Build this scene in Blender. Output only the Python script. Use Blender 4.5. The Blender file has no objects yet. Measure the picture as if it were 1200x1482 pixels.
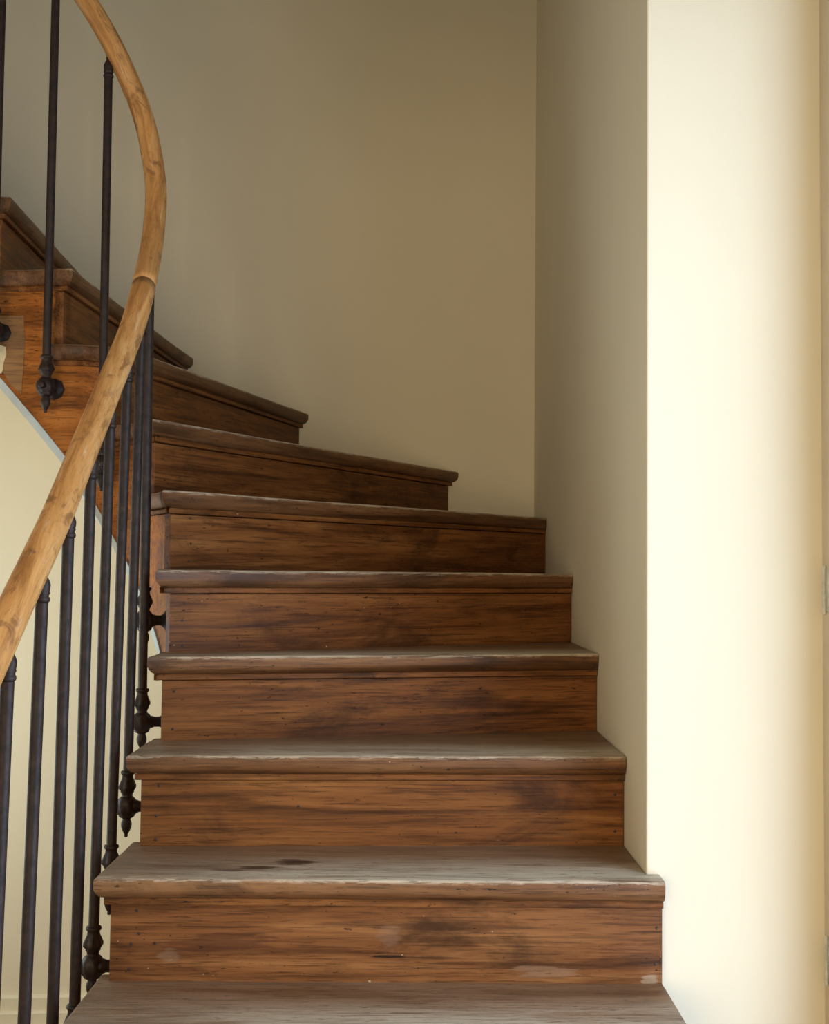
import bpy, bmesh, math, random
from mathutils import Vector, Matrix, noise
random.seed(7)
C = bpy.context.scene.collection
SC = bpy.context.scene

# ------------------------------------------------------------------ camera
F = 1770.0                       # focal length in pixels of the 1200 x 1482 frame
RISE = 0.175
EYE = (5 + 3.98) * RISE          # eye height above the floor
PITCH = math.atan((828 - 741) / F)
ROLL = 0.0104
cam_d = bpy.data.cameras.new('camera')
cam_d.sensor_fit = 'HORIZONTAL'
cam_d.sensor_width = 36.0
cam_d.lens = F / 1200 * 36.0
cam_d.clip_start = 0.02
cam = bpy.data.objects.new('camera', cam_d)
CAMR = Matrix.Rotation(math.pi / 2 + PITCH, 4, 'X') @ Matrix.Rotation(ROLL, 4, 'Z')
cam.matrix_world = Matrix.Translation((0, 0, EYE)) @ CAMR
C.objects.link(cam)
SC.camera = cam

# ------------------------------------------------------------------ light and exposure
SC.view_settings.view_transform = 'Standard'
SC.view_settings.look = 'None'
SC.view_settings.gamma = 1.0
SC.view_settings.use_curve_mapping = False
SC.view_settings.exposure = 0.0
world = bpy.data.worlds.new('world')
SC.world = world
world.use_nodes = True
world.node_tree.nodes['Background'].inputs[0].default_value = (0.75, 0.85, 1.0, 1)
world.node_tree.nodes['Background'].inputs[1].default_value = 0.5


def area(name, loc, direction, sx, sy, power, col):
    d = bpy.data.lights.new(name, 'AREA')
    d.shape = 'RECTANGLE'
    d.size = sx
    d.size_y = sy
    d.energy = power
    d.color = col
    o = bpy.data.objects.new(name, d)
    o.location = loc
    o.rotation_euler = Vector(direction).to_track_quat('-Z', 'Y').to_euler()
    C.objects.link(o)
    return o


# daylight outside the right window, and added fill outside two unseen ones (openings in wall_far_right, wall_front and wall_left)
area('daylight_right', (0.98, 1.12, 1.50), (-1, 0, 0), 2.00, 2.50, 76, (0.80, 0.935, 1.22))
area('fill_behind', (-1.20, -2.75, 1.65), (0, 1, 0), 1.50, 2.30, 140, (1.0, 0.76, 0.52))  # added lamp, evens out the light on back and side walls
area('fill_low', (-2.18, 3.10, 1.20), (1, 0, 0), 1.60, 1.40, 29, (0.91, 0.97, 1.00))  # added lamp, brightens the wall and soffit under the stairs


# ------------------------------------------------------------------ pixel helpers
def P(x, y, X=None, Y=None, Z=None):
    d = CAMR.to_3x3() @ Vector(((x - 600) / F, -(y - 741) / F, -1))
    t = X / d.x if X is not None else (Y / d.y if Y is not None else (Z - EYE) / d.z)
    q = d * t
    return Vector((q.x, q.y, q.z + EYE))


def proj(q):
    v = CAMR.to_3x3().transposed() @ (Vector(q) - Vector((0, 0, EYE)))
    return 600 + F * v.x / -v.z, 741 - F * v.y / -v.z


def KZ(k):
    return (5 + k) * RISE


def lerp(a, b, t):
    return a + (b - a) * t


# ------------------------------------------------------------------ materials
def srgb(r, g, b):
    f = lambda c: (c / 255 / 12.92) if c / 255 < .04045 else ((c / 255 + .055) / 1.055) ** 2.4
    return (f(r), f(g), f(b), 1)


class NT:
    def __init__(s, name):
        s.m = bpy.data.materials.new(name)
        s.m.use_nodes = True
        s.t = s.m.node_tree
        s.b = s.t.nodes['Principled BSDF']

    def n(s, typ, ins=None, **kw):
        nd = s.t.nodes.new(typ)
        for k, v in kw.items():
            setattr(nd, k, v)
        for k, v in (ins or {}).items():
            s.put(nd.inputs[k], v)
        return nd

    def put(s, sock, v):
        if isinstance(v, bpy.types.NodeSocket):
            s.t.links.new(v, sock)
        else:
            sock.default_value = v

    def math(s, op, a, b=0.0, c=0.0, clamp=False):
        nd = s.n('ShaderNodeMath', operation=op, use_clamp=clamp)
        s.put(nd.inputs[0], a)
        s.put(nd.inputs[1], b)
        s.put(nd.inputs[2], c)
        return nd.outputs[0]

    def mix(s, fac, a, b, blend='MIX'):
        nd = s.n('ShaderNodeMix', data_type='RGBA', blend_type=blend)
        s.put(nd.inputs[0], fac)
        s.put(nd.inputs[6], a)
        s.put(nd.inputs[7], b)
        return nd.outputs[2]

    def ramp(s, fac, stops):
        nd = s.n('ShaderNodeValToRGB')
        e = nd.color_ramp.elements
        while len(e) < len(stops):
            e.new(0.5)
        for i, (p, c) in enumerate(stops):
            e[i].position = p
            e[i].color = c if len(c) == 4 else (*c, 1)
        s.put(nd.inputs[0], fac)
        return nd.outputs[0]

    def smooth(s, v, a, b, lo=0.0, hi=1.0):
        nd = s.n('ShaderNodeMapRange', interpolation_type='SMOOTHSTEP')
        s.put(nd.inputs[0], v)
        for i, q in enumerate((a, b, lo, hi)):
            nd.inputs[i + 1].default_value = q
        return nd.outputs[0]

    def noise(s, vec, scale=1.0, detail=4.0, rough=.55, dist=0.0):
        nd = s.n('ShaderNodeTexNoise')
        s.put(nd.inputs['Vector'], vec)
        nd.inputs['Scale'].default_value = scale
        nd.inputs['Detail'].default_value = detail
        nd.inputs['Roughness'].default_value = rough
        nd.inputs['Distortion'].default_value = dist
        return nd.outputs[0]

    def scaled(s, vec, sc):
        nd = s.n('ShaderNodeMapping')
        s.put(nd.inputs[0], vec)
        nd.inputs['Scale'].default_value = sc
        return nd.outputs[0]

    def bump(s, h, strength, dist):
        nd = s.n('ShaderNodeBump')
        s.put(nd.inputs['Height'], h)
        nd.inputs['Strength'].default_value = strength
        nd.inputs['Distance'].default_value = dist
        s.put(s.b.inputs['Normal'], nd.outputs[0])


def wood_mat(name, dark, mid, light, rough=.5, kind='riser', marks=(), spec=.5, blotch=.70):
    """kind: riser / tread / plain. Local X is along the grain. Tread: local y=0 at the nosing, z=0 on top."""
    t = NT(name)
    oc = t.n('ShaderNodeTexCoord').outputs['Object']
    rnd = t.n('ShaderNodeObjectInfo').outputs['Random']
    off = t.n('ShaderNodeCombineXYZ', {0: t.math('MULTIPLY', rnd, 37.0), 1: t.math('MULTIPLY', rnd, 91.0), 2: t.math('MULTIPLY', rnd, 53.0)}).outputs[0]
    v = t.n('ShaderNodeVectorMath', {0: oc, 1: off}, operation='ADD').outputs[0]
    dk = lambda q: tuple(c * q for c in dark[:3]) + (1,)
    g1 = t.noise(t.scaled(v, (1.4, 24, 24)), 1.0, 8, .62, .9)
    g2 = t.noise(t.scaled(v, (9, 230, 230)), 1.0, 5, .65, .3)
    g3 = t.noise(t.scaled(v, (3.5, 75, 75)), 1.0, 5, .6, .5)
    bl = t.noise(t.scaled(v, (3.0, 8, 8)), 1.0, 6, .66, .6)
    col = t.ramp(g1, [(.30, dark), (.50, mid), (.74, light)])
    col = t.mix(t.smooth(g3, .50, .68, 0, .50), col, dark)
    col = t.mix(t.smooth(bl, .48, .70, 0, blotch), col, dk(.42))
    col = t.mix(t.smooth(g2, .50, .66, 0, .62), col, dk(.55))
    # short dark pores lying along the grain, gathered in clusters
    po = t.noise(t.scaled(v, (38, 260, 260)), 1.0, 3, .6)
    pc = t.noise(t.scaled(v, (4, 12, 12)), 1.0, 4, .6)
    col = t.mix(t.math('MULTIPLY', t.smooth(po, .60, .68), t.smooth(pc, .48, .66, .10, .85)), col, dk(.35))
    # greyish scuffs
    sc = t.noise(t.scaled(v, (6, 22, 22)), 1.0, 7, .74, .3)
    col = t.mix(t.smooth(sc, .62, .74, 0, .22), col, srgb(150, 122, 98))
    # worm holes and pits
    pit = t.noise(t.scaled(v, (55, 150, 150)), 1.0, 2, .5)
    col = t.mix(t.smooth(pit, .71, .74, 0, .8), col, srgb(28, 18, 12))
    # paint flecks
    fl = t.noise(t.scaled(v, (95, 110, 110)), 1.0, 2, .4)
    col = t.mix(t.smooth(fl, .79, .81, 0, .6), col, srgb(205, 190, 165))
    sep = t.n('ShaderNodeSeparateXYZ', {0: oc})
    lx, ly, lz = sep.outputs[0], sep.outputs[1], sep.outputs[2]
    rsock = t.smooth(g1, .3, .7, rough - .06, rough + .12)
    if kind == 'tread':
        top = t.smooth(lz, -.006, -.0018)
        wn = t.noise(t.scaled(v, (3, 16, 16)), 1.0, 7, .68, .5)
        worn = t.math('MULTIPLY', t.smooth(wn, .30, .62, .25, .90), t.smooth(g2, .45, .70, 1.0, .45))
        # walked-on zone: the front half of the tread, away from its ends, is rubbed grey, with window sheen painted into the colour
        walk_sheen = t.math('MULTIPLY', t.smooth(t.math('ADD', ly, t.math('MULTIPLY', wn, .10)), .26, .09), t.smooth(lx, .02, .42, .35, 1.0))
        grey = t.mix(walk_sheen, srgb(140, 112, 88), srgb(196, 187, 168))
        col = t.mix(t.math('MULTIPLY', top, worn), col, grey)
        # dark pores, dents and brown remains of the finish on the worn top
        td = t.noise(t.scaled(v, (16, 110, 110)), 1.0, 6, .7, .3)
        col = t.mix(t.math('MULTIPLY', top, t.smooth(td, .56, .66, 0, .55)), col, srgb(96, 66, 46))
        tp = t.noise(t.scaled(v, (30, 190, 190)), 1.0, 3, .6)
        col = t.mix(t.math('MULTIPLY', top, t.smooth(tp, .63, .69, 0, .70)), col, srgb(46, 30, 22))
        # rubbed, splintered front edge
        edge = t.math('MULTIPLY', t.smooth(ly, .030, .003), t.smooth(lz, -.010, -.002))
        en = t.noise(t.scaled(v, (14, 120, 120)), 1.0, 6, .75, .6)
        col = t.mix(t.math('MULTIPLY', edge, t.smooth(en, .49, .57, 0, .80)), col, srgb(196, 178, 154))
    for (cx, cy, rx, ry, c, st) in marks:
        dy = ly if kind == 'tread' else lz
        wob = t.math('MULTIPLY', t.math('SUBTRACT', t.noise(t.scaled(oc, (14, 130, 130)), 1.0, 5, .65), .5), 5.0)
        ex = t.math('POWER', t.math('ABSOLUTE', t.math('DIVIDE', t.math('SUBTRACT', lx, cx), rx)), 2.0)
        ey = t.math('POWER', t.math('ABSOLUTE', t.math('DIVIDE', t.math('SUBTRACT', dy, cy), ry)), 2.0)
        d = t.math('ADD', t.math('ADD', ex, ey), wob)
        col = t.mix(t.smooth(d, 1.3, .3, 0, st), col, c)
    t.put(t.b.inputs['Base Color'], col)
    t.put(t.b.inputs['Roughness'], rsock)
    t.b.inputs['Specular IOR Level'].default_value = spec
    h = t.math('ADD', t.math('MULTIPLY', g1, .6), t.math('ADD', t.math('MULTIPLY', g2, .35), t.math('MULTIPLY', t.smooth(pit, .68, .74), -.5)))
    t.bump(h, .45, .004)
    return t.m


def plaster_mat(name, col, var=.06, rough=.75):
    t = NT(name)
    oc = t.n('ShaderNodeTexCoord').outputs['Object']
    n1 = t.noise(t.scaled(oc, (1.3, 1.3, .7)), 1.0, 4, .5)
    n2 = t.noise(oc, 160, 3, .6)
    n3 = t.noise(t.scaled(oc, (9, 9, 1.5)), 1.0, 3, .5)
    c = t.mix(t.smooth(n1, .3, .7), tuple(q * (1 - var) for q in col[:3]) + (1,), col)
    t.put(t.b.inputs['Base Color'], c)
    t.b.inputs['Roughness'].default_value = rough
    t.b.inputs['Specular IOR Level'].default_value = .25
    t.bump(t.math('ADD', t.math('MULTIPLY', n2, .25), t.math('MULTIPLY', n3, 1.5)), .12, .004)
    return t.m


def plain_mat(name, col, rough=.5, metal=0.0, spec=.5, var=.25, scale=40):
    t = NT(name)
    oc = t.n('ShaderNodeTexCoord').outputs['Object']
    n1 = t.noise(oc, scale, 4, .6)
    c = t.mix(t.smooth(n1, .35, .7), col, tuple(q * (1 - var) for q in col[:3]) + (1,))
    t.put(t.b.inputs['Base Color'], c)
    t.b.inputs['Roughness'].default_value = rough
    t.b.inputs['Metallic'].default_value = metal
    t.b.inputs['Specular IOR Level'].default_value = spec
    t.bump(n1, .12, .003)
    return t.m


W_DARK, W_MID, W_LIGHT = (.052, .0175, .0052, 1), (.200, .072, .0185, 1), (.335, .145, .042, 1)
M_CREAM = plaster_mat('cream_plaster', (.80, .725, .560, 1))
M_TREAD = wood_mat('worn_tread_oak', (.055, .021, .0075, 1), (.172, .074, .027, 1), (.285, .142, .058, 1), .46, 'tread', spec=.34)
M_RISER = wood_mat('stained_riser_wood', W_DARK, W_MID, W_LIGHT, .50, 'riser', spec=.18)
M_STRING = wood_mat('orange_string_wood', (.110, .034, .0070, 1), (.360, .120, .0200, 1), (.500, .190, .042, 1), .50, 'plain', blotch=.55, spec=.15)
M_PATCH = wood_mat('pale_patch_wood', (.16, .068, .018, 1), (.30, .145, .045, 1), (.40, .215, .080, 1), .5, 'plain', blotch=.2)
M_GREY = plain_mat('grey_blue_distemper', srgb(186, 196, 196), .6, var=.12, scale=14)
M_PLCHIP = plain_mat('bare_plaster', srgb(226, 208, 168), .9, var=.15)
M_NAIL = plain_mat('dark_nail_iron', srgb(50, 36, 30), .6)
M_FLOOR = wood_mat('brown_floor_boards', (.06, .028, .012, 1), (.15, .07, .03, 1), (.24, .12, .055, 1), .45, 'plain')
M_FRAME = plain_mat('cream_window_paint', (.62, .54, .41, 1), .5, var=.08, scale=20)
M_METALW = plain_mat('painted_hinge_metal', (.60, .60, .52, 1), .35, var=.2, scale=90)


def rail_mat():
    t = NT('honey_handrail_wood')
    uv = t.n('ShaderNodeTexCoord').outputs['UV']      # u along the rail (m), v around
    g = t.noise(t.scaled(uv, (4, 34, 1)), 1.0, 7, .62, .9)
    g2 = t.noise(t.scaled(uv, (24, 260, 1)), 1.0, 4, .65)
    b = t.noise(t.scaled(uv, (13, 24, 1)), 1.0, 7, .72, .9)
    p = t.noise(t.scaled(uv, (170, 420, 1)), 1.0, 2, .5)
    col = t.ramp(g, [(.30, (.280, .112, .026, 1)), (.5, (.530, .255, .078, 1)), (.72, (.680, .390, .155, 1))])
    col = t.mix(t.smooth(b, .52, .66, 0, .72), col, (.170, .068, .019, 1))
    col = t.mix(t.smooth(g2, .5, .70, 0, .45), col, (.17, .076, .026, 1))
    col = t.mix(t.smooth(p, .69, .73, 0, .85), col, (.05, .023, .010, 1))
    wn = t.noise(t.scaled(uv, (8, 60, 1)), 1.0, 7, .75)
    col = t.mix(t.smooth(wn, .57, .68, 0, .45), col, (.66, .52, .36, 1))
    t.put(t.b.inputs['Base Color'], col)
    t.put(t.b.inputs['Roughness'], t.smooth(b, .3, .7, .34, .5))
    t.b.inputs['Specular IOR Level'].default_value = .5
    t.bump(t.math('ADD', g2, t.math('MULTIPLY', b, .6)), .2, .002)
    return t.m


def iron_mat():
    t = NT('dark_brown_iron')
    oc = t.n('ShaderNodeTexCoord').outputs['Object']
    n = t.noise(oc, 60, 5, .65)
    n2 = t.noise(t.scaled(oc, (90, 90, 18)), 1.0, 3, .6)
    col = t.mix(t.smooth(n, .35, .7), srgb(47, 33, 28), srgb(29, 20, 17))
    col = t.mix(t.smooth(n2, .72, .78, 0, .55), col, srgb(120, 112, 106))
    t.put(t.b.inputs['Base Color'], col)
    t.put(t.b.inputs['Roughness'], t.smooth(n, .3, .7, .46, .60))
    t.b.inputs['Specular IOR Level'].default_value = .32
    t.bump(n, .15, .002)
    return t.m


def glass_mat():
    t = NT('window_glass')
    tr = t.n('ShaderNodeBsdfTransparent', {'Color': (.93, .96, .95, 1)})
    gl = t.n('ShaderNodeBsdfGlossy', {'Color': (.9, .95, .95, 1), 'Roughness': .03})
    mx = t.n('ShaderNodeMixShader', {0: .06, 1: tr.outputs[0], 2: gl.outputs[0]})
    t.t.links.new(mx.outputs[0], t.t.nodes['Material Output'].inputs[0])
    return t.m


M_RAIL, M_IRON, M_GLASS = rail_mat(), iron_mat(), glass_mat()


# ------------------------------------------------------------------ object helpers
def mesh_obj(name, bm, mat, parent=None, smooth=False, mw=None):
    bmesh.ops.recalc_face_normals(bm, faces=bm.faces)
    me = bpy.data.meshes.new(name)
    bm.to_mesh(me)
    bm.free()
    me.materials.append(mat)
    if smooth == 'angle':
        me.polygons.foreach_set('use_smooth', [True] * len(me.polygons))
        me.set_sharp_from_angle(angle=math.radians(38))
    elif smooth:
        me.polygons.foreach_set('use_smooth', [True] * len(me.polygons))
    return link(name, me, parent, mw)


def link(name, me, parent=None, mw=None):
    o = bpy.data.objects.new(name, me)
    C.objects.link(o)
    if mw is not None:
        o.matrix_world = mw
    if parent is not None:
        o.parent = parent          # parents stay at the identity unless stated
    return o


def empty(name, label, cat):
    o = bpy.data.objects.new(name, None)
    o.empty_display_size = .1
    o['label'] = label
    o['category'] = cat
    C.objects.link(o)
    return o


def struct(o, label=None, cat=None):
    o['kind'] = 'structure'
    if label:
        o['label'] = label
        o['category'] = cat
    return o


def add_box(bm, a, b, mtx=None):
    vs = [bm.verts.new((x, y, z)) for z in (a[2], b[2]) for y in (a[1], b[1]) for x in (a[0], b[0])]
    for f in ((0, 2, 3, 1), (4, 5, 7, 6), (0, 1, 5, 4), (2, 6, 7, 3), (0, 4, 6, 2), (1, 3, 7, 5)):
        bm.faces.new([vs[i] for i in f])
    if mtx is not None:
        bmesh.ops.transform(bm, matrix=mtx, verts=vs)
    return vs


def add_prism(bm, poly, z0, z1):
    lo = [bm.verts.new((p[0], p[1], z0)) for p in poly]
    hi = [bm.verts.new((p[0], p[1], z1)) for p in poly]
    n = len(poly)
    for i in range(n):
        bm.faces.new((lo[i], lo[(i + 1) % n], hi[(i + 1) % n], hi[i]))
    bm.faces.new(lo[::-1])
    bm.faces.new(hi)


def add_lathe(bm, prof, seg=16, lobes=0, amp=0.0, mtx=None, twist=0.0):
    """prof: list of (r, z[, lobe weight])"""
    rings, allv = [], []
    for p in prof:
        r, z = p[0], p[1]
        w = p[2] if len(p) > 2 else 0
        ring = []
        for i in range(seg):
            a = 2 * math.pi * i / seg
            rr = r * (1 + w * amp * math.cos(lobes * a + twist * z))
            ring.append(bm.verts.new((rr * math.cos(a), rr * math.sin(a), z)))
        rings.append(ring)
        allv += ring
    for a, b in zip(rings, rings[1:]):
        for i in range(seg):
            bm.faces.new((a[i], a[(i + 1) % seg], b[(i + 1) % seg], b[i]))
    bm.faces.new(rings[0][::-1])
    bm.faces.new(rings[-1])
    if mtx is not None:
        bmesh.ops.transform(bm, matrix=mtx, verts=allv)


def frame_z(p, d):
    """matrix with local Z along d at p"""
    q = Vector(d).normalized().to_track_quat('Z', 'Y')
    return Matrix.Translation(p) @ q.to_matrix().to_4x4()


# ------------------------------------------------------------------ the plan of the place
XW = 0.414                        # face of the stair's right-hand wall
YP = 2.178                        # front face of the projecting wall
XR = 0.731                        # far right wall with the window
XL = -1.95                        # left wall
ZC = 4.70
ZF = 0.066                        # floor level


def yback(x):                     # back wall, very slightly skew
    return 4.235 + 0.085 * (x - .414)


# ------------------------------------------------------------------ walls, floor, ceiling
bm = bmesh.new()
add_box(bm, (XL - .25, -2.7, -.12), (1.3, 4.6, ZF))
struct(mesh_obj('floor', bm, M_FLOOR))
bm = bmesh.new()
add_box(bm, (XL - .25, -2.7, ZC), (1.3, 4.6, ZC + .15))
struct(mesh_obj('ceiling_stairwell', bm, M_CREAM))
bm = bmesh.new()                  # added unseen slab over the hall, its edge set to shade the upper back wall
add_box(bm, (XL - .1, -2.6, 2.80), (XR + .1, 1.12, 3.02))
struct(mesh_obj('shading_slab', bm, M_CREAM))
bm = bmesh.new()
add_prism(bm, [(XL - .2, yback(XL - .2)), (XW + .3, yback(XW + .3)), (XW + .3, 4.6), (XL - .2, 4.6)], 0, ZC)
struct(mesh_obj('wall_back', bm, M_CREAM))
bm = bmesh.new()
add_prism(bm, [(XW, YP), (1.25, YP), (1.25, 4.55), (XW, 4.55)], 0, ZC)
edges = [e for e in bm.edges if all(abs(v.co.x - XW) < 1e-5 and abs(v.co.y - YP) < 1e-5 for v in e.verts)]
bmesh.ops.bevel(bm, geom=edges, offset=.003, segments=2, profile=.5, affect='EDGES')
struct(mesh_obj('wall_right', bm, M_CREAM))


def wall_with_openings(name, mw, thick, ua, ub, openings):
    """built in a frame with u along the wall, v outward from the room face"""
    bm = bmesh.new()
    u = ua
    for (u0, u1, z0, z1) in openings:
        add_box(bm, (u, 0, 0), (u0, thick, ZC))
        add_box(bm, (u0, 0, 0), (u1, thick, z0))
        add_box(bm, (u0, 0, z1), (u1, thick, ZC))
        u = u1
    add_box(bm, (u, 0, 0), (ub, thick, ZC))
    bmesh.ops.transform(bm, matrix=mw, verts=bm.verts)
    return struct(mesh_obj(name, bm, M_CREAM))


FR_R = Matrix(((0, 1, 0, XR), (1, 0, 0, 0), (0, 0, 1, 0), (0, 0, 0, 1)))       # u = Y, v = +X
FR_L = Matrix(((0, -1, 0, XL), (1, 0, 0, 0), (0, 0, 1, 0), (0, 0, 0, 1)))      # u = Y, v = -X
FR_F = Matrix(((1, 0, 0, 0), (0, -1, 0, -2.5), (0, 0, 1, 0), (0, 0, 0, 1)))    # u = X, v = -Y
WR = (0.15, 2.035, 0.30, 2.72)
WF = (-1.90, -0.50, 0.55, 2.75)
WL = (2.35, 3.85, 0.55, 1.85)
wall_with_openings('wall_far_right', FR_R, .14, -2.5, YP, [WR])
wall_with_openings('wall_left', FR_L, .14, -2.5, 4.35, [WL])
wall_with_openings('wall_front', FR_F, .14, XL - .14, XR + .14, [WF])


def window(name, mw, o, ncols, nrows, label):
    u0, u1, z0, z1 = o
    root = empty(name, label, 'window')
    root['kind'] = 'structure'
    va, vb, fw = .045, .090, .045

    def part(nm, boxes, mat):
        bm = bmesh.new()
        for a, b in boxes:
            add_box(bm, a, b)
        bmesh.ops.transform(bm, matrix=mw, verts=bm.verts)
        mesh_obj(nm, bm, mat, root)
    part('window_frame', [((u0, va, z0), (u0 + fw, vb, z1)), ((u1 - fw, va, z0), (u1, vb, z1)), ((u0 + fw, va, z0), (u1 - fw, vb, z0 + fw)), ((u0 + fw, va, z1 - fw), (u1 - fw, vb, z1))], M_FRAME)
    us = [lerp(u0 + fw, u1 - fw, i / ncols) for i in range(ncols + 1)]
    zs = [lerp(z0 + fw, z1 - fw, i / nrows) for i in range(nrows + 1)]
    for u in us[1:-1]:
        part('window_mullion', [((u - .02, va, z0 + fw), (u + .02, vb, z1 - fw))], M_FRAME)
    for z in zs[1:-1]:
        for ua, ub in zip(us, us[1:]):
            part('glazing_bar', [((ua + .02, va + .008, z - .014), (ub - .02, vb - .008, z + .014))], M_FRAME)
    vm = (va + vb) / 2
    for ua, ub in zip(us, us[1:]):
        for za, zb in zip(zs, zs[1:]):
            part('pane', [((ua + .005, vm - .002, za + .005), (ub - .005, vm + .002, zb - .005))], M_GLASS)
    return root


win = window('window_1', FR_R, WR, 2, 4, 'tall cream casement window lighting the foot of the stairs')
window('added_window_2', FR_F, WF, 2, 4, 'tall cream casement window, added unseen behind to light the back wall')
window('added_window_3', FR_L, WL, 2, 2, 'low cream window, added unseen to brighten the wall beneath the upper flight')
# cream casing board along the window edge, with two knuckle hinges on it
bm = bmesh.new()
add_box(bm, (XR - .004, 2.038, .25), (XR - .0002, YP - .0005, ZC - .4))
mesh_obj('window_casing', bm, M_FRAME, win)
for zc in (0.905, 1.548):
    bm = bmesh.new()
    add_lathe(bm, [(.0012, -.044), (.0028, -.042), (.0034, -.038), (.0034, -.002), (.0026, -.0015), (.0026, .0015), (.0034, .002), (.0034, .038), (.0028, .042), (.0012, .044)], 12,
              mtx=Matrix.Translation((XR - .0070, 2.160, zc)))
    add_box(bm, (XR - .0065, 2.130, zc - .038), (XR - .0035, 2.158, zc + .038))
    mesh_obj('hinge', bm, M_METALW, win, True)

# skirting under the stairs on the back wall
bm = bmesh.new()
prof = [(0, 0), (.040, 0), (.040, .014), (.034, .0185), (.028, .0185), (.028, .052), (.022, .058), (.015, .058), (.015, .098), (.008, .106), (0, .107)]
xa, xb = XL + .002, -.50
ra = [bm.verts.new((xa, yback(xa) - .001 - d, z + ZF + .001)) for d, z in prof]
rb = [bm.verts.new((xb, yback(xb) - .001 - d, z + ZF + .001)) for d, z in prof]
n = len(prof)
for i in range(n):
    bm.faces.new((ra[i], ra[(i + 1) % n], rb[(i + 1) % n], rb[i]))
bm.faces.new(ra)
bm.faces.new(rb[::-1])
struct(mesh_obj('baseboard_back', bm, M_CREAM))

# ------------------------------------------------------------------ stair layout
# step heights (in risers above the first tread in view); old, slightly uneven
HK = {k: float(k) for k in range(-4, 15)}
HK.update({0: -.05, 1: .98, 2: 1.98, 3: 2.97, 4: 3.98, 5: 4.98, 6: 5.97, 7: 7.06, 8: 8.10, 9: 9.13, 10: 10.15, 11: 11.15, 12: 12.15, 13: 13.15, 14: 14.15})
ZK = {k: KZ(v) for k, v in HK.items()}
XE = -.540                         # tread ends on the well side
inner, outer = {}, {}
for k, px in {1: (135, 1270), 2: (182, 1092), 3: (213, 952), 4: (225, 826)}.items():
    inner[k] = P(*px, X=XE).xy
inner[5] = P(235, 709, X=-.551).xy
for k, px in {6: (221, 605), 7: (176, 500), 8: (105, 388), 9: (16, 283)}.items():
    inner[k] = P(*px, Z=ZK[k]).xy
for k in (0, -1, -2, -3, -4):
    inner[k] = Vector((XE, inner[1].y - .232 * (1 - k)))
for k in range(10, 16):
    inner[k] = Vector((inner[9].x - .165 * (k - 9), inner[9].y))


def on_back(x, y):                 # pixel on the back wall
    d = P(x, y, Y=1.0)
    # x = t*d.x ; y = t ; y = 4.235 + .085*(x-.414)
    t = (4.235 - .085 * .414) / (1 - .085 * d.x)
    return Vector((t * d.x, t))


XO = XW + .022
for k, px in {2: (906, 1096), 3: (866, 946), 4: (829, 828), 5: (791, 748)}.items():
    outer[k] = P(*px, X=XW - .002).xy
outer[1] = Vector((XO, P(963, 1272, X=XO).y + .03))
outer[1].y = inner[1].y + .012
for k, px in {6: (664, 684), 7: (447, 594), 8: (280, 512)}.items():
    outer[k] = on_back(*px)
for k in (0, -1, -2, -3, -4):
    outer[k] = Vector((XO, outer[1].y - .232 * (1 - k)))
outer[9] = Vector((inner[9].x - .045, 0))
for k in range(9, 16):
    x = -1.05 - .305 * (k - 9)
    outer[k] = Vector((x, yback(x))) if k < 12 else Vector((XL + .002, 3.98 - .42 * (k - 12)))
#print('inner', {k: tuple(round(c, 3) for c in v) for k, v in sorted(inner.items())})
#print('outer', {k: tuple(round(c, 3) for c in v) for k, v in sorted(outer.items())})


def catmull(pts, n):
    out = []
    for i in range(len(pts) - 1):
        p0, p1, p2, p3 = pts[max(i - 1, 0)], pts[i], pts[i + 1], pts[min(i + 2, len(pts) - 1)]
        for j in range(n):
            t = j / n
            out.append(.5 * ((2 * p1) + (p2 - p0) * t + (2 * p0 - 5 * p1 + 4 * p2 - p3) * t * t + (3 * p1 - p0 - 3 * p2 + p3) * t ** 3))
    out.append(pts[-1].copy())
    return out


TE = catmull([Vector((XE, .6))] + [inner[k] for k in range(-4, 16)] + [inner[15] + Vector((-.2, 0))], 8)


def offset_line(pl, d):            # to the right of travel for d>0
    out = []
    for i, p in enumerate(pl):
        a, b = pl[max(i - 1, 0)], pl[min(i + 1, len(pl) - 1)]
        t = (b - a).normalized()
        out.append(p + Vector((t.y, -t.x)) * d)
    return out


SF = offset_line(TE, .024)         # outer face of the string
g = .002
WALL = [Vector((XO, -2)), Vector((XO, YP - g)), Vector((XW - g, YP - g)), Vector((XW - g, yback(XW) - g)), Vector((XL + g, yback(XL) - g)), Vector((XL + g, 2.0))]


def hit(pl, o, d, last=True):
    """line o+t*d with polyline: returns (t, index, fraction)"""
    best = None
    for i in range(len(pl) - 1):
        a, b = pl[i], pl[i + 1]
        e = b - a
        den = d.x * e.y - d.y * e.x
        if abs(den) < 1e-9:
            continue
        w = a - o
        t = (w.x * e.y - w.y * e.x) / den
        s = (w.x * d.y - w.y * d.x) / den
        if -1e-6 <= s < 1 - 1e-9:
            if best is None or abs(t) < abs(best[0]):
                best = (t, i, s)
    return best


def at(pl, h):
    return pl[h[1]].lerp(pl[h[1] + 1], h[2])


def nose(k, back=0.0):
    """origin (middle of nosing) and direction of nosing line k moved back by `back`"""
    a, b = inner[k], outer[k]
    d = (b - a).normalized()
    nrm = Vector((-d.y, d.x))
    return a, b, d, nrm


def span(k, back, curve):
    a, b, d, nrm = nose(k, back)
    o1 = a + nrm * back
    h1 = hit(curve, o1, d)
    o2 = b + nrm * back
    h2 = hit(WALL, o2, d)
    return h1, h2


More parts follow.
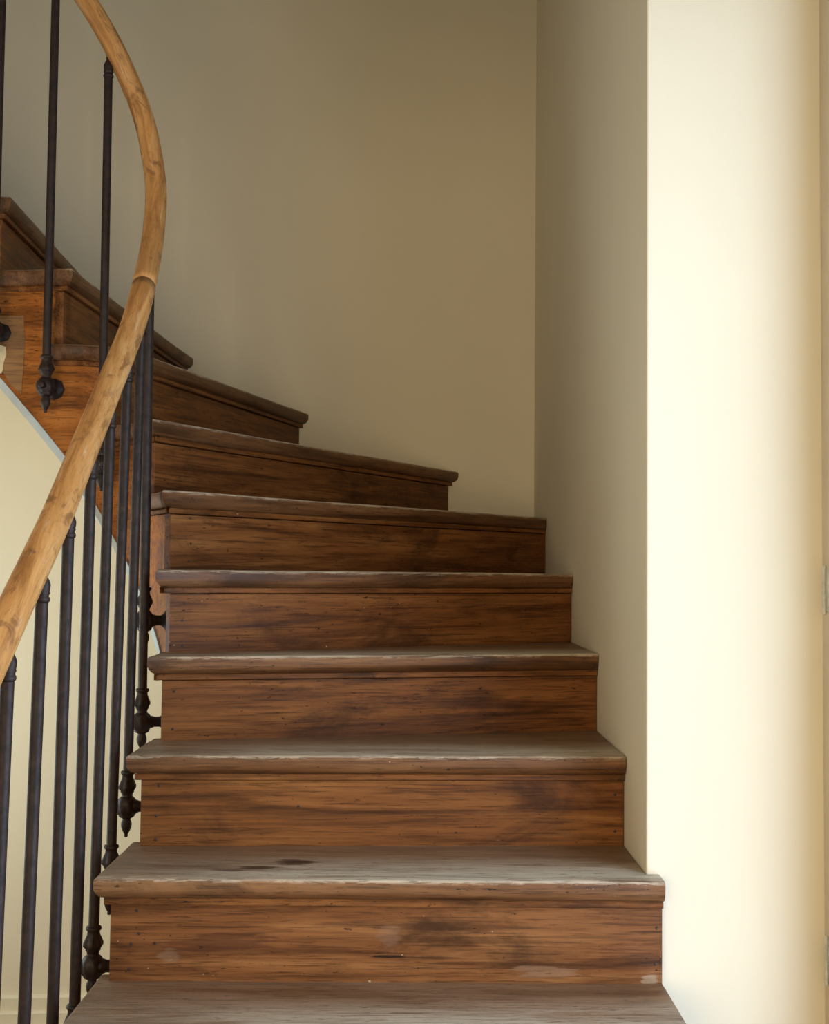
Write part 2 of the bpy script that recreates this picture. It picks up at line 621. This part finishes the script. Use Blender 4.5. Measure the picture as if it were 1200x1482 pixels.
def between(pl, h1, h2):
    """points of polyline strictly between two hits"""
    if (h1[1] + h1[2]) <= (h2[1] + h2[2]):
        return [pl[i].copy() for i in range(h1[1] + 1, h2[1] + 1) if (i - (h1[1] + h1[2])) > 1e-4 and ((h2[1] + h2[2]) - i) > 1e-4]
    return between(pl, h2, h1)[::-1]


def offset_poly(pts, offs):
    """pts CCW; edge i from pts[i] to pts[i+1] moved inward by offs[i]"""
    n = len(pts)
    out = []
    for i in range(n):
        p0, p1, p2 = pts[i - 1], pts[i], pts[(i + 1) % n]
        d1, d2 = (p1 - p0).normalized(), (p2 - p1).normalized()
        n1, n2 = Vector((-d1.y, d1.x)), Vector((-d2.y, d2.x))
        o1, o2 = offs[i - 1], offs[i]
        den = d1.x * d2.y - d1.y * d2.x
        if abs(den) < .12:
            out.append(p1 + (n1 * o1 + n2 * o2) / 2)
        else:
            a, b = p1 + n1 * o1, p1 + n2 * o2
            w = b - a
            t = (w.x * d2.y - w.y * d2.x) / den
            out.append(a + d1 * t)
    return out


def loft_slab(pts, flags, profile, jit=None):
    """slab with rings (offset, z) applied to flagged edges"""
    bm = bmesh.new()
    rings = []
    n = len(pts)
    for o, z in profile:
        q = offset_poly(pts, [o if f else 0 for f in flags])
        rings.append([bm.verts.new((p.x, p.y, z)) for p in q])
    for a, b in zip(rings, rings[1:]):
        for i in range(n):
            bm.faces.new((a[i], b[i], b[(i + 1) % n], a[(i + 1) % n]))
    for r in (rings[0], rings[-1]):
        f = bm.faces.new(r)
        bmesh.ops.triangulate(bm, faces=[f])
    return bm


stair = empty('staircase', 'worn dark brown wooden staircase winding up to the left along the walls', 'staircase')
TH = .038
OVER = .028
T_PROF = [(.007, 0), (.0032, -.0009), (.0009, -.0030), (0, -.0075), (.0004, -.0200), (.0030, -.0275), (.0080, -.0340), (.0150, -.0372), (.0230, -TH)]
M_PROF = [(.0180, -TH), (.0168, -TH - .003), (.0165, -TH - .0105), (.0178, -TH - .0120)]


def local_frame(k):
    a, b, d, nrm = nose(k)
    m = Matrix(((d.x, nrm.x, 0, a.x), (d.y, nrm.y, 0, a.y), (0, 0, 1, ZK[k]), (0, 0, 0, 1)))
    return m


STAIN = srgb(48, 27, 20)
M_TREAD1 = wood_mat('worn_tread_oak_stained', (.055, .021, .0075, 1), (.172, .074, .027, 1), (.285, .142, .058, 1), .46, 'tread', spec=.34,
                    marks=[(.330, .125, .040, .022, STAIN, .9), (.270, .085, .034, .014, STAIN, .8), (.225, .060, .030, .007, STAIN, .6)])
M_RISER1 = wood_mat('stained_riser_wood_scarred', W_DARK, (.200, .076, .0235, 1), (.330, .150, .052, 1), .50, 'riser', spec=.18,
                    marks=[(.770, -.160, .060, .011, srgb(150, 118, 92), .5), (.505, -.137, .028, .0022, srgb(18, 12, 9), .9), (.505, -.100, .020, .022, srgb(140, 112, 96), .28),
                           (.955, -.178, .014, .018, srgb(168, 150, 128), .6), (.210, -.118, .10, .020, srgb(70, 38, 24), .6), (.125, -.140, .018, .014, srgb(170, 150, 130), .18)])
nail_bm = bmesh.new()
add_lathe(nail_bm, [(.0026, 0), (.0028, .0004), (.0023, .0010), (.0010, .0013)], 8)
nail_me = bpy.data.meshes.new('nail')
nail_bm.to_mesh(nail_me)
nail_bm.free()
nail_me.materials.append(M_NAIL)
NAILS = {1: [(198, 1318), (201, 1351), (190, 1366), (224, 1365), (187, 1403), (951, 1343), (949, 1395)],
         2: [(230, 1137), (226, 1181), (225, 1215), (432, 1167), (890, 1150), (890, 1203)],
         3: [(252, 1001), (250, 1055)], 4: [(267, 873), (264, 898), (264, 934)], 5: [(275, 750), (276, 787), (273, 812)], 6: [(243, 700), (236, 664)]}

for k in range(-4, 13):
    a, b, d, nrm = nose(k)
    hA, hB = span(k, 0, TE)
    h1, h2 = span(k + 1, OVER + .034, TE)
    A, B, Cc, D = at(TE, hA), at(WALL, hB), at(WALL, h2), at(TE, h1)
    pts, fl = [], []
    nseg = 64
    for i in range(nseg):          # nosing edge, a little uneven with wear
        p = A.lerp(B, i / nseg)
        if 0 < i:
            w = noise.noise(Vector((i * .17, k * 3.1, 0))) * .0018 + noise.noise(Vector((i * .83, k * 7.7, 4))) * .0012 + max(0, noise.noise(Vector((i * .55, k * 1.7, 9))) - .32) * .005
            p = p + nrm * (abs(w) + .0004)
        pts.append(p)
        fl.append(True)
    pts.append(B)
    fl.append(False)
    for p in between(WALL, hB, h2):
        pts.append(p)
        fl.append(False)
    pts.append(Cc)
    fl.append(False)
    pts.append(D)
    fl.append(True)
    for p in between(TE, h1, hA):
        if (p - pts[-1]).length > .006 and (p - A).length > .006:
            pts.append(p)
            fl.append(True)
    M = local_frame(k)
    Mi = M.inverted()
    lp = [(Mi @ Vector((p.x, p.y, ZK[k]))).xy for p in pts]
    bm = loft_slab(lp, fl, T_PROF)
    # gentle sag from wear
    for v in bm.verts:
        if v.co.z > -.02:
            v.co.z -= .0016 * (noise.noise(Vector((v.co.x * 5, v.co.y * 6, k * 2.3))) + .3)
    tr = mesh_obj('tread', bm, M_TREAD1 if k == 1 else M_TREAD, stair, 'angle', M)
    bm = loft_slab(lp, fl, M_PROF)
    mo = mesh_obj('nosing_moulding', bm, M_RISER)
    mo.parent = tr
    # riser below this tread
    h1, h2 = span(k, OVER, SF)
    L, R = at(SF, h1), at(WALL, h2)
    if R.x < XW - .05:
        R = R - d * .004
    Lx, Rx = (Mi @ Vector((L.x, L.y, 0))).x, (Mi @ Vector((R.x, R.y, 0))).x
    zb = (ZK[k - 1] if k > -4 else ZF) - ZK[k] - (.006 if k > -4 else -.001)
    bm = bmesh.new()
    ns = 14
    for fcs in (0,):
        fr = [[bm.verts.new((lerp(Lx, Rx, i / ns), OVER + .0006 * noise.noise(Vector((i * .8, k * 2.0, j))), z)) for i in range(ns + 1)] for j, z in enumerate((zb, zb * .66, zb * .36, -TH - .0140))]
        bk = [[bm.verts.new((lerp(Lx, Rx, i / ns), OVER + .020, z)) for i in range(ns + 1)] for z in (zb, -TH - .0140)]
        for j in range(3):
            for i in range(ns):
                bm.faces.new((fr[j][i], fr[j][i + 1], fr[j + 1][i + 1], fr[j + 1][i]))
        for i in range(ns):
            bm.faces.new((bk[0][i], bk[1][i], bk[1][i + 1], bk[0][i + 1]))
            bm.faces.new((fr[0][i], bk[0][i], bk[0][i + 1], fr[0][i + 1]))
            bm.faces.new((fr[3][i], fr[3][i + 1], bk[1][i + 1], bk[1][i]))
        bm.faces.new([fr[j][0] for j in range(4)] + [bk[1][0], bk[0][0]])
        bm.faces.new([fr[j][ns] for j in range(4)][::-1] + [bk[0][ns], bk[1][ns]])
    ri = mesh_obj('riser', bm, M_RISER1 if k == 1 else M_RISER, stair, False, M)
    for (px, py) in NAILS.get(k, ()):
        # pixel -> riser face plane
        o = M @ Vector((0, OVER, 0))
        nn = Vector((nrm.x, nrm.y, 0))
        dd = P(px, py, Y=1.0) - Vector((0, 0, EYE))
        c = Vector((0, 0, EYE))
        t = (o - c).dot(nn) / dd.dot(nn)
        q = c + dd * t - nn * .0004
        no = link('nail', nail_me, None, Mi @ frame_z(q, -nn))
        no.parent = ri

# ---- outer string on the well side
BOT_PX = [(-60, 470), (0, 545), (50, 604), (95, 660), (140, 733), (190, 822), (215, 880), (236, 946), (262, 1030)]


def bot_line(x):
    pl = BOT_PX
    for (x0, y0), (x1, y1) in zip(pl, pl[1:]):
        if x <= x1 or (x1, y1) == pl[-1]:
            return lerp(y0, y1, (x - x0) / (x1 - x0))


rk = {}
for k in range(-4, 14):
    h1, h2 = span(k, OVER + .014, SF)
    rk[k] = (h1[1] + h1[2], h2[1] + h2[2])


def at_par(pl, u):
    i = min(int(u), len(pl) - 2)
    return pl[i].lerp(pl[i + 1], u - i)


def zbot_vis(p):
    lo, hi = .3, 4.0
    for _ in range(40):
        z = (lo + hi) / 2
        x, y = proj((p.x, p.y, z))
        if y > bot_line(x):
            lo = z
        else:
            hi = z
    return (lo + hi) / 2


samples = []          # (u inner, w outer, k)
NS = 8
for k in range(-4, 13):
    for j in range(NS + 1):
        f = j / NS
        samples.append((lerp(rk[k][0], rk[k + 1][0], f), lerp(rk[k][1], rk[k + 1][1], f), k, k + f))
kv0 = 5.6             # from here on the bottom edge is seen
zv0 = zbot_vis(at_par(SF, next(s[0] for s in samples if s[3] >= kv0)))


def zbot(s):
    p = at_par(SF, s[0])
    if s[3] >= kv0 and p.x > -1.0:
        return zbot_vis(p)
    if s[3] >= kv0:
        return zb_last + (s[3] - k_last) * RISE * 1.02
    return max(ZF + .004, zv0 - (kv0 - s[3]) * RISE * 1.03)


zb_last = k_last = None
zbs = []
for s in samples:
    z = zbot(s)
    if s[3] >= kv0 and at_par(SF, s[0]).x > -1.0:
        zb_last, k_last = z, s[3]
    zbs.append(z)
SI = offset_line(SF, .012)
bm = bmesh.new()
prev = None
for s, z0 in zip(samples, zbs):
    po, pi = at_par(SF, s[0]), at_par(SI, s[0])
    zt = ZK[s[2]] - TH - .0112
    z0 = min(z0, zt - .02)
    row = [bm.verts.new((po.x, po.y, z0)), bm.verts.new((po.x, po.y, zt)), bm.verts.new((pi.x, pi.y, zt)), bm.verts.new((pi.x, pi.y, z0))]
    if prev is None:
        bm.faces.new(row)
    else:
        for i in range(4):
            bm.faces.new((prev[i], row[i], row[(i + 1) % 4], prev[(i + 1) % 4]))
    prev = row
bm.faces.new(prev[::-1])
# frame with X along the upper flight so that the grain follows it
mesh_obj('string_board', bm, M_STRING, stair)
# grey painted bead under the string, and the plaster soffit behind it
SB = offset_line(SF, -.004)
SBI = offset_line(SF, .034)
bm = bmesh.new()
prev = None
for s, z0 in zip(samples, zbs):
    if z0 < ZF + .05 or (prev is not None and abs(s[0] - pu) < 1e-6):
        continue
    pu = s[0]
    a, b = at_par(SB, s[0]), at_par(SBI, s[0])
    row = [bm.verts.new((a.x, a.y, z0 - .026)), bm.verts.new((a.x, a.y, z0 - .0005)), bm.verts.new((b.x, b.y, z0 - .0005)), bm.verts.new((b.x, b.y, z0 - .026))]
    if prev:
        for i in range(4):
            bm.faces.new((prev[i], row[i], row[(i + 1) % 4], prev[(i + 1) % 4]))
    else:
        bm.faces.new(row)
    prev = row
bm.faces.new(prev[::-1])
mesh_obj('string_bead', bm, M_GREY, stair)
bm = bmesh.new()
prev = None
for s, z0 in zip(samples, zbs):
    if z0 < ZF + .08 or (prev is not None and abs(s[0] - pu) < 1e-6):
        continue
    pu = s[0]
    a, b = at_par(SB, s[0]), at_par(WALL, s[1])
    a = a.lerp(b, .008)
    row = []
    for j in range(7):
        q = a.lerp(b, j / 6)
        row.append(bm.verts.new((q.x, q.y, z0 - .020)))
    for j in range(7):
        q = a.lerp(b, 1 - j / 6)
        row.append(bm.verts.new((q.x, q.y, z0 - .004)))
    if prev:
        for i in range(14):
            bm.faces.new((prev[i], row[i], row[(i + 1) % 14], prev[(i + 1) % 14]))
    else:
        bm.faces.new(row)
    prev = row
bm.faces.new(prev[::-1])
mesh_obj('plaster_soffit', bm, M_CREAM, stair, True)
# closing board at the free right-hand end of the lowest steps
bm = bmesh.new()
for k in range(-4, 2):
    y0 = outer[k].y + OVER
    y1 = outer[k + 1].y + OVER if k < 1 else YP - .004
    add_box(bm, (XO - .022, y0, ZF + .001), (XO - .002, y1, ZK[k] - TH - .013))
mesh_obj('string_board', bm, M_RISER, stair)

# pale repair patch and broken plaster on the upper string
def string_plate(name, poly_px, mat, lift, th):
    Yp = SF[-6].y - lift
    bm = bmesh.new()
    fr = [P(x, y, Y=Yp) for x, y in poly_px]
    a = [bm.verts.new(p) for p in fr]
    b = [bm.verts.new(p + Vector((0, th, 0))) for p in fr]
    n = len(a)
    bm.faces.new(a)
    bm.faces.new(b[::-1])
    for i in range(n):
        bm.faces.new((a[i], a[(i + 1) % n], b[(i + 1) % n], b[i]))
    mesh_obj(name, bm, mat, stair)


string_plate('repair_patch', [(-70, 457), (34, 457), (36, 490), (34, 530), (31, 570), (14, 556), (5, 540), (0, 534), (-70, 450 + 10)], M_PATCH, .004, .005)
string_plate('plaster_chip', [(-60, 478), (2, 500), (8, 502), (9, 513), (5, 525), (4, 536), (1, 541), (-60, 470)], M_PLCHIP, .0055, .005)

# ------------------------------------------------------------------ railing
rail = empty('stair_railing', 'honey wood handrail on thin dark iron balusters along the open stair side', 'railing')
RR = .0255
XRAIL = -.583
cpx = [(-8, 945), (28.5, 864), (52.5, 813), (83, 746), (121.5, 651), (142, 600), (171, 528), (190.5, 477), (205.5, 425)]
rail_pts = [P(x, y, X=XRAIL) for x, y in cpx]
for (x, y, Y) in ((218, 366, 2.715), (223.5, 323, 2.790), (225.5, 271, 2.850), (216, 205, 2.885), (202, 155, 2.893), (188, 120, 2.893), (166, 72, 2.890), (146, 35, 2.886), (124, 0, 2.884)):
    rail_pts.append(P(x, y, Y=Y))
d0 = (rail_pts[0] - rail_pts[3])
for i in range(1, 4):
    rail_pts.insert(0, rail_pts[0] + d0.normalized() * .20)
for i in range(1, 7):
    q = rail_pts[-1]
    rail_pts.append(q + Vector((-.12, 0, .12 * max(1.12, 1.6 - .16 * i))))
RP = catmull(rail_pts, 6)
#print('rail', [tuple(round(c, 3) for c in p) for p in rail_pts])


def sweep(name, pts, r, mat, parent, cap=True, seg=24):
    bm = bmesh.new()
    uvl = bm.loops.layers.uv.new('UVMap')
    rings, us, u = [], [], 0
    for i, p in enumerate(pts):
        t = (pts[min(i + 1, len(pts) - 1)] - pts[max(i - 1, 0)]).normalized()
        side = t.cross(Vector((0, 0, 1))).normalized()
        up = side.cross(t).normalized()
        if i:
            u += (p - pts[i - 1]).length
        us.append(u)
        ring = []
        for j in range(seg):
            a = 2 * math.pi * j / seg
            c, s_ = math.cos(a), math.sin(a)
            rr = r * (1 - .05 * max(0, -s_) ** 3)
            ring.append(bm.verts.new(p + side * (rr * c) + up * (rr * s_)))
        rings.append(ring)
    for i in range(len(rings) - 1):
        for j in range(seg):
            f = bm.faces.new((rings[i][j], rings[i][(j + 1) % seg], rings[i + 1][(j + 1) % seg], rings[i + 1][j]))
            uv = ((us[i], j), (us[i], j + 1), (us[i + 1], j + 1), (us[i + 1], j))
            for lp, (a, b) in zip(f.loops, uv):
                lp[uvl].uv = (a, b / seg * .16)
    bm.faces.new(rings[0][::-1])
    bm.faces.new(rings[-1])
    o = mesh_obj(name, bm, mat, parent, True)
    return o


# the glued joint sits a little above where the rail starts to curve
ji = min(range(len(RP)), key=lambda i: abs(proj(RP[i])[1] - 411) + (0 if RP[i].y > 2 else 1e4))
sweep('handrail', RP[:ji + 1], RR, M_RAIL, rail)
up_pts = [RP[ji] + (RP[ji + 1] - RP[ji]).normalized() * .0012] + RP[ji + 1:]
sweep('handrail', up_pts, RR * .985, M_RAIL, rail)

# shared baluster fittings (local Z up, origin on the rod axis)
RB = .0100


def shared(name, build, mat=M_IRON):
    bm = bmesh.new()
    build(bm)
    bmesh.ops.recalc_face_normals(bm, faces=bm.faces)
    me = bpy.data.meshes.new(name)
    bm.to_mesh(me)
    bm.free()
    me.materials.append(mat)
    me.polygons.foreach_set('use_smooth', [True] * len(me.polygons))
    return me


ME_COLLAR = shared('base_collar', lambda b: add_lathe(b, [(.0098, .074), (.0138, .073), (.0148, .070), (.0138, .067), (.0112, .065), (.0118, .058, .5), (.0145, .050, 1), (.0172, .043, 1), (.0172, .038, 1), (.0150, .034, .4), (.0138, .0325), (.0142, .030), (.0118, .0275), (.0110, .022), (.0128, .018)], 24, 6, .13))
ME_BOSS = shared('base_boss', lambda b: add_lathe(b, [(.0120, .0205), (.0160, .017), (.0200, .010, .6), (.0212, .002, 1), (.0204, -.008, 1), (.0178, -.0155, .6), (.0158, -.018), (.0164, -.020), (.0128, -.0225), (.0090, -.0245)], 28, 7, .11, twist=110))
ME_DROP = shared('drop_finial', lambda b: add_lathe(b, [(.0088, -.023), (.0082, -.027), (.0102, -.031), (.0112, -.037, .5), (.0104, -.043, .5), (.0076, -.050), (.0046, -.0555), (.0034, -.0575), (.0042, -.060), (.0034, -.0625), (.0012, -.0635)], 16, 5, .06))
FIN_L = .070
ME_TOP = shared('top_finial', lambda b: add_lathe(b, [(.0098, -.002), (.0118, 0), (.0124, .003), (.0116, .006), (.0100, .008), (.0108, .0105), (.0120, .013), (.0112, .0155), (.0118, .020, .7), (.0122, .026, .7), (.0104, .032, .7), (.0070, .039), (.0052, .044), (.0068, .0465), (.0052, .049), (.0060, .053), (.0080, .058), (.0074, .063), (.0056, .067), (.0050, .090)], 20, 6, .08))


def arm_mesh(length):
    def b(bm):
        # local Z runs from the boss towards the string
        add_lathe(bm, [(.0060, -.0310), (.0078, -.0300), (.0084, -.0265), (.0078, -.0225), (.0086, -.016), (.0120, .010), (.0140, .016), (.0130, .022), (.0112, .026), (.0112, length - .016), (.0128, length - .013), (.0175, length - .008, .5), (.0245, length - .0035, 1), (.0250, length - .0005, 1)], 24, 8, .05)
    return shared('bracket_arm', b)


def nearest_sf(p):
    best = None
    for i in range(len(SF) - 1):
        a, b = SF[i], SF[i + 1]
        e = b - a
        f = max(0, min(1, (p - a).dot(e) / e.length_squared))
        q = a + e * f
        if best is None or (q - p).length < best[0]:
            best = ((q - p).length, q)
    return best[1]


def rail_above(x, y):
    best = min(range(len(RP)), key=lambda i: (RP[i].xy - Vector((x, y))).length)
    p = RP[best]
    # refine between neighbours
    bb = None
    for i in range(max(best - 1, 0), min(best + 1, len(RP) - 1)):
        e = (RP[i + 1] - RP[i])
        f = max(0, min(1, (Vector((x, y)) - RP[i].xy).dot(e.xy) / e.xy.length_squared))
        q = RP[i] + e * f
        dd = (q.xy - Vector((x, y))).length
        if bb is None or dd < bb[0]:
            bb = (dd, q)
    return bb[1]


def baluster(boss, toward=None):
    """boss: centre of the base boss. The rod runs up to the rail above it."""
    t = rail_above(boss.x, boss.y) if toward is None else toward
    top = Vector((t.x, t.y, t.z - RR * .80))
    ax = (top - boss).normalized()
    start = boss + ax * .064
    end = top - ax * (FIN_L - .002)
    m = frame_z(start, ax)
    L = (end - start).length
    bm = bmesh.new()
    add_lathe(bm, [(RB * .98, 0), (RB, .004), (RB, L * .5), (RB, L - .004), (RB * .98, L)], 16)
    rod = mesh_obj('baluster', bm, M_IRON, rail, True, m)
    mi = m.inverted()
    mb = mi @ frame_z(boss, ax)
    for nm, me, mt in (('base_collar', ME_COLLAR, mb), ('base_boss', ME_BOSS, mb), ('drop_finial', ME_DROP, mb), ('top_finial', ME_TOP, mi @ frame_z(end, ax))):
        o = link(nm, me, None, mt)
        o.parent = rod
    s = nearest_sf(boss.xy)
    v = Vector((s.x - boss.x, s.y - boss.y, 0))
    o = link('bracket_arm', arm_mesh(v.length), None, mi @ frame_z(boss, v))
    o.parent = rod
    return rod


# lower balusters: rod pixel at y=1080 fixes the depth (they stand in one plane), boss pixel fixes the foot
XB = -.590
low = [((144, 1080), (133.9, 1398)), ((168, 1080), (159.5, 1277)), ((187, 1080), (183.6, 1167)), ((208, 1000), (205.4, 1045)), ((213, 880), (209.0, 898))]
bosses = []
for ref, bp in low:
    Y = P(*ref, X=XB).y
    bosses.append(P(*bp, Y=Y))
# the ones nearer the foot of the stairs, bosses below the frame
for ref, bot in (((117, 1080), (108, 1445)), ((86, 1080), (75, 1482)), ((50, 1080), (34, 1482)), ((2.5, 1080), (-9, 1364))):
    Y = P(*ref, X=XB).y
    lo = P(*bot, Y=Y)
    hi = P(*ref, Y=Y)
    zb = bosses[0].z - (bosses[0].y - Y) * .175 / .232
    x = lerp(hi.x, lo.x, (hi.z - zb) / (hi.z - lo.z))
    bosses.append(Vector((x, Y, zb)))
for i in range(1, 4):
    q = bosses[8]
    bosses.append(q + Vector((-.001, -.145 * i, -.145 * i * .175 / .232)))
for b in bosses:
    #print('boss', tuple(round(c, 3) for c in b), 'rail', tuple(round(c, 3) for c in rail_above(b.x, b.y)))
    baluster(b)
# round the turn and along the upper flight
YU = 2.884
turn = [(P(147, 672, Y=2.880), P(158, 60, Y=2.889)), (P(66.5, 559, Y=YU), None)]
for b, tp in turn:
    baluster(b, tp)
q = turn[-1][0]
for i in range(1, 6):
    baluster(q + Vector((-.130 * i, 0, .138 * i)))
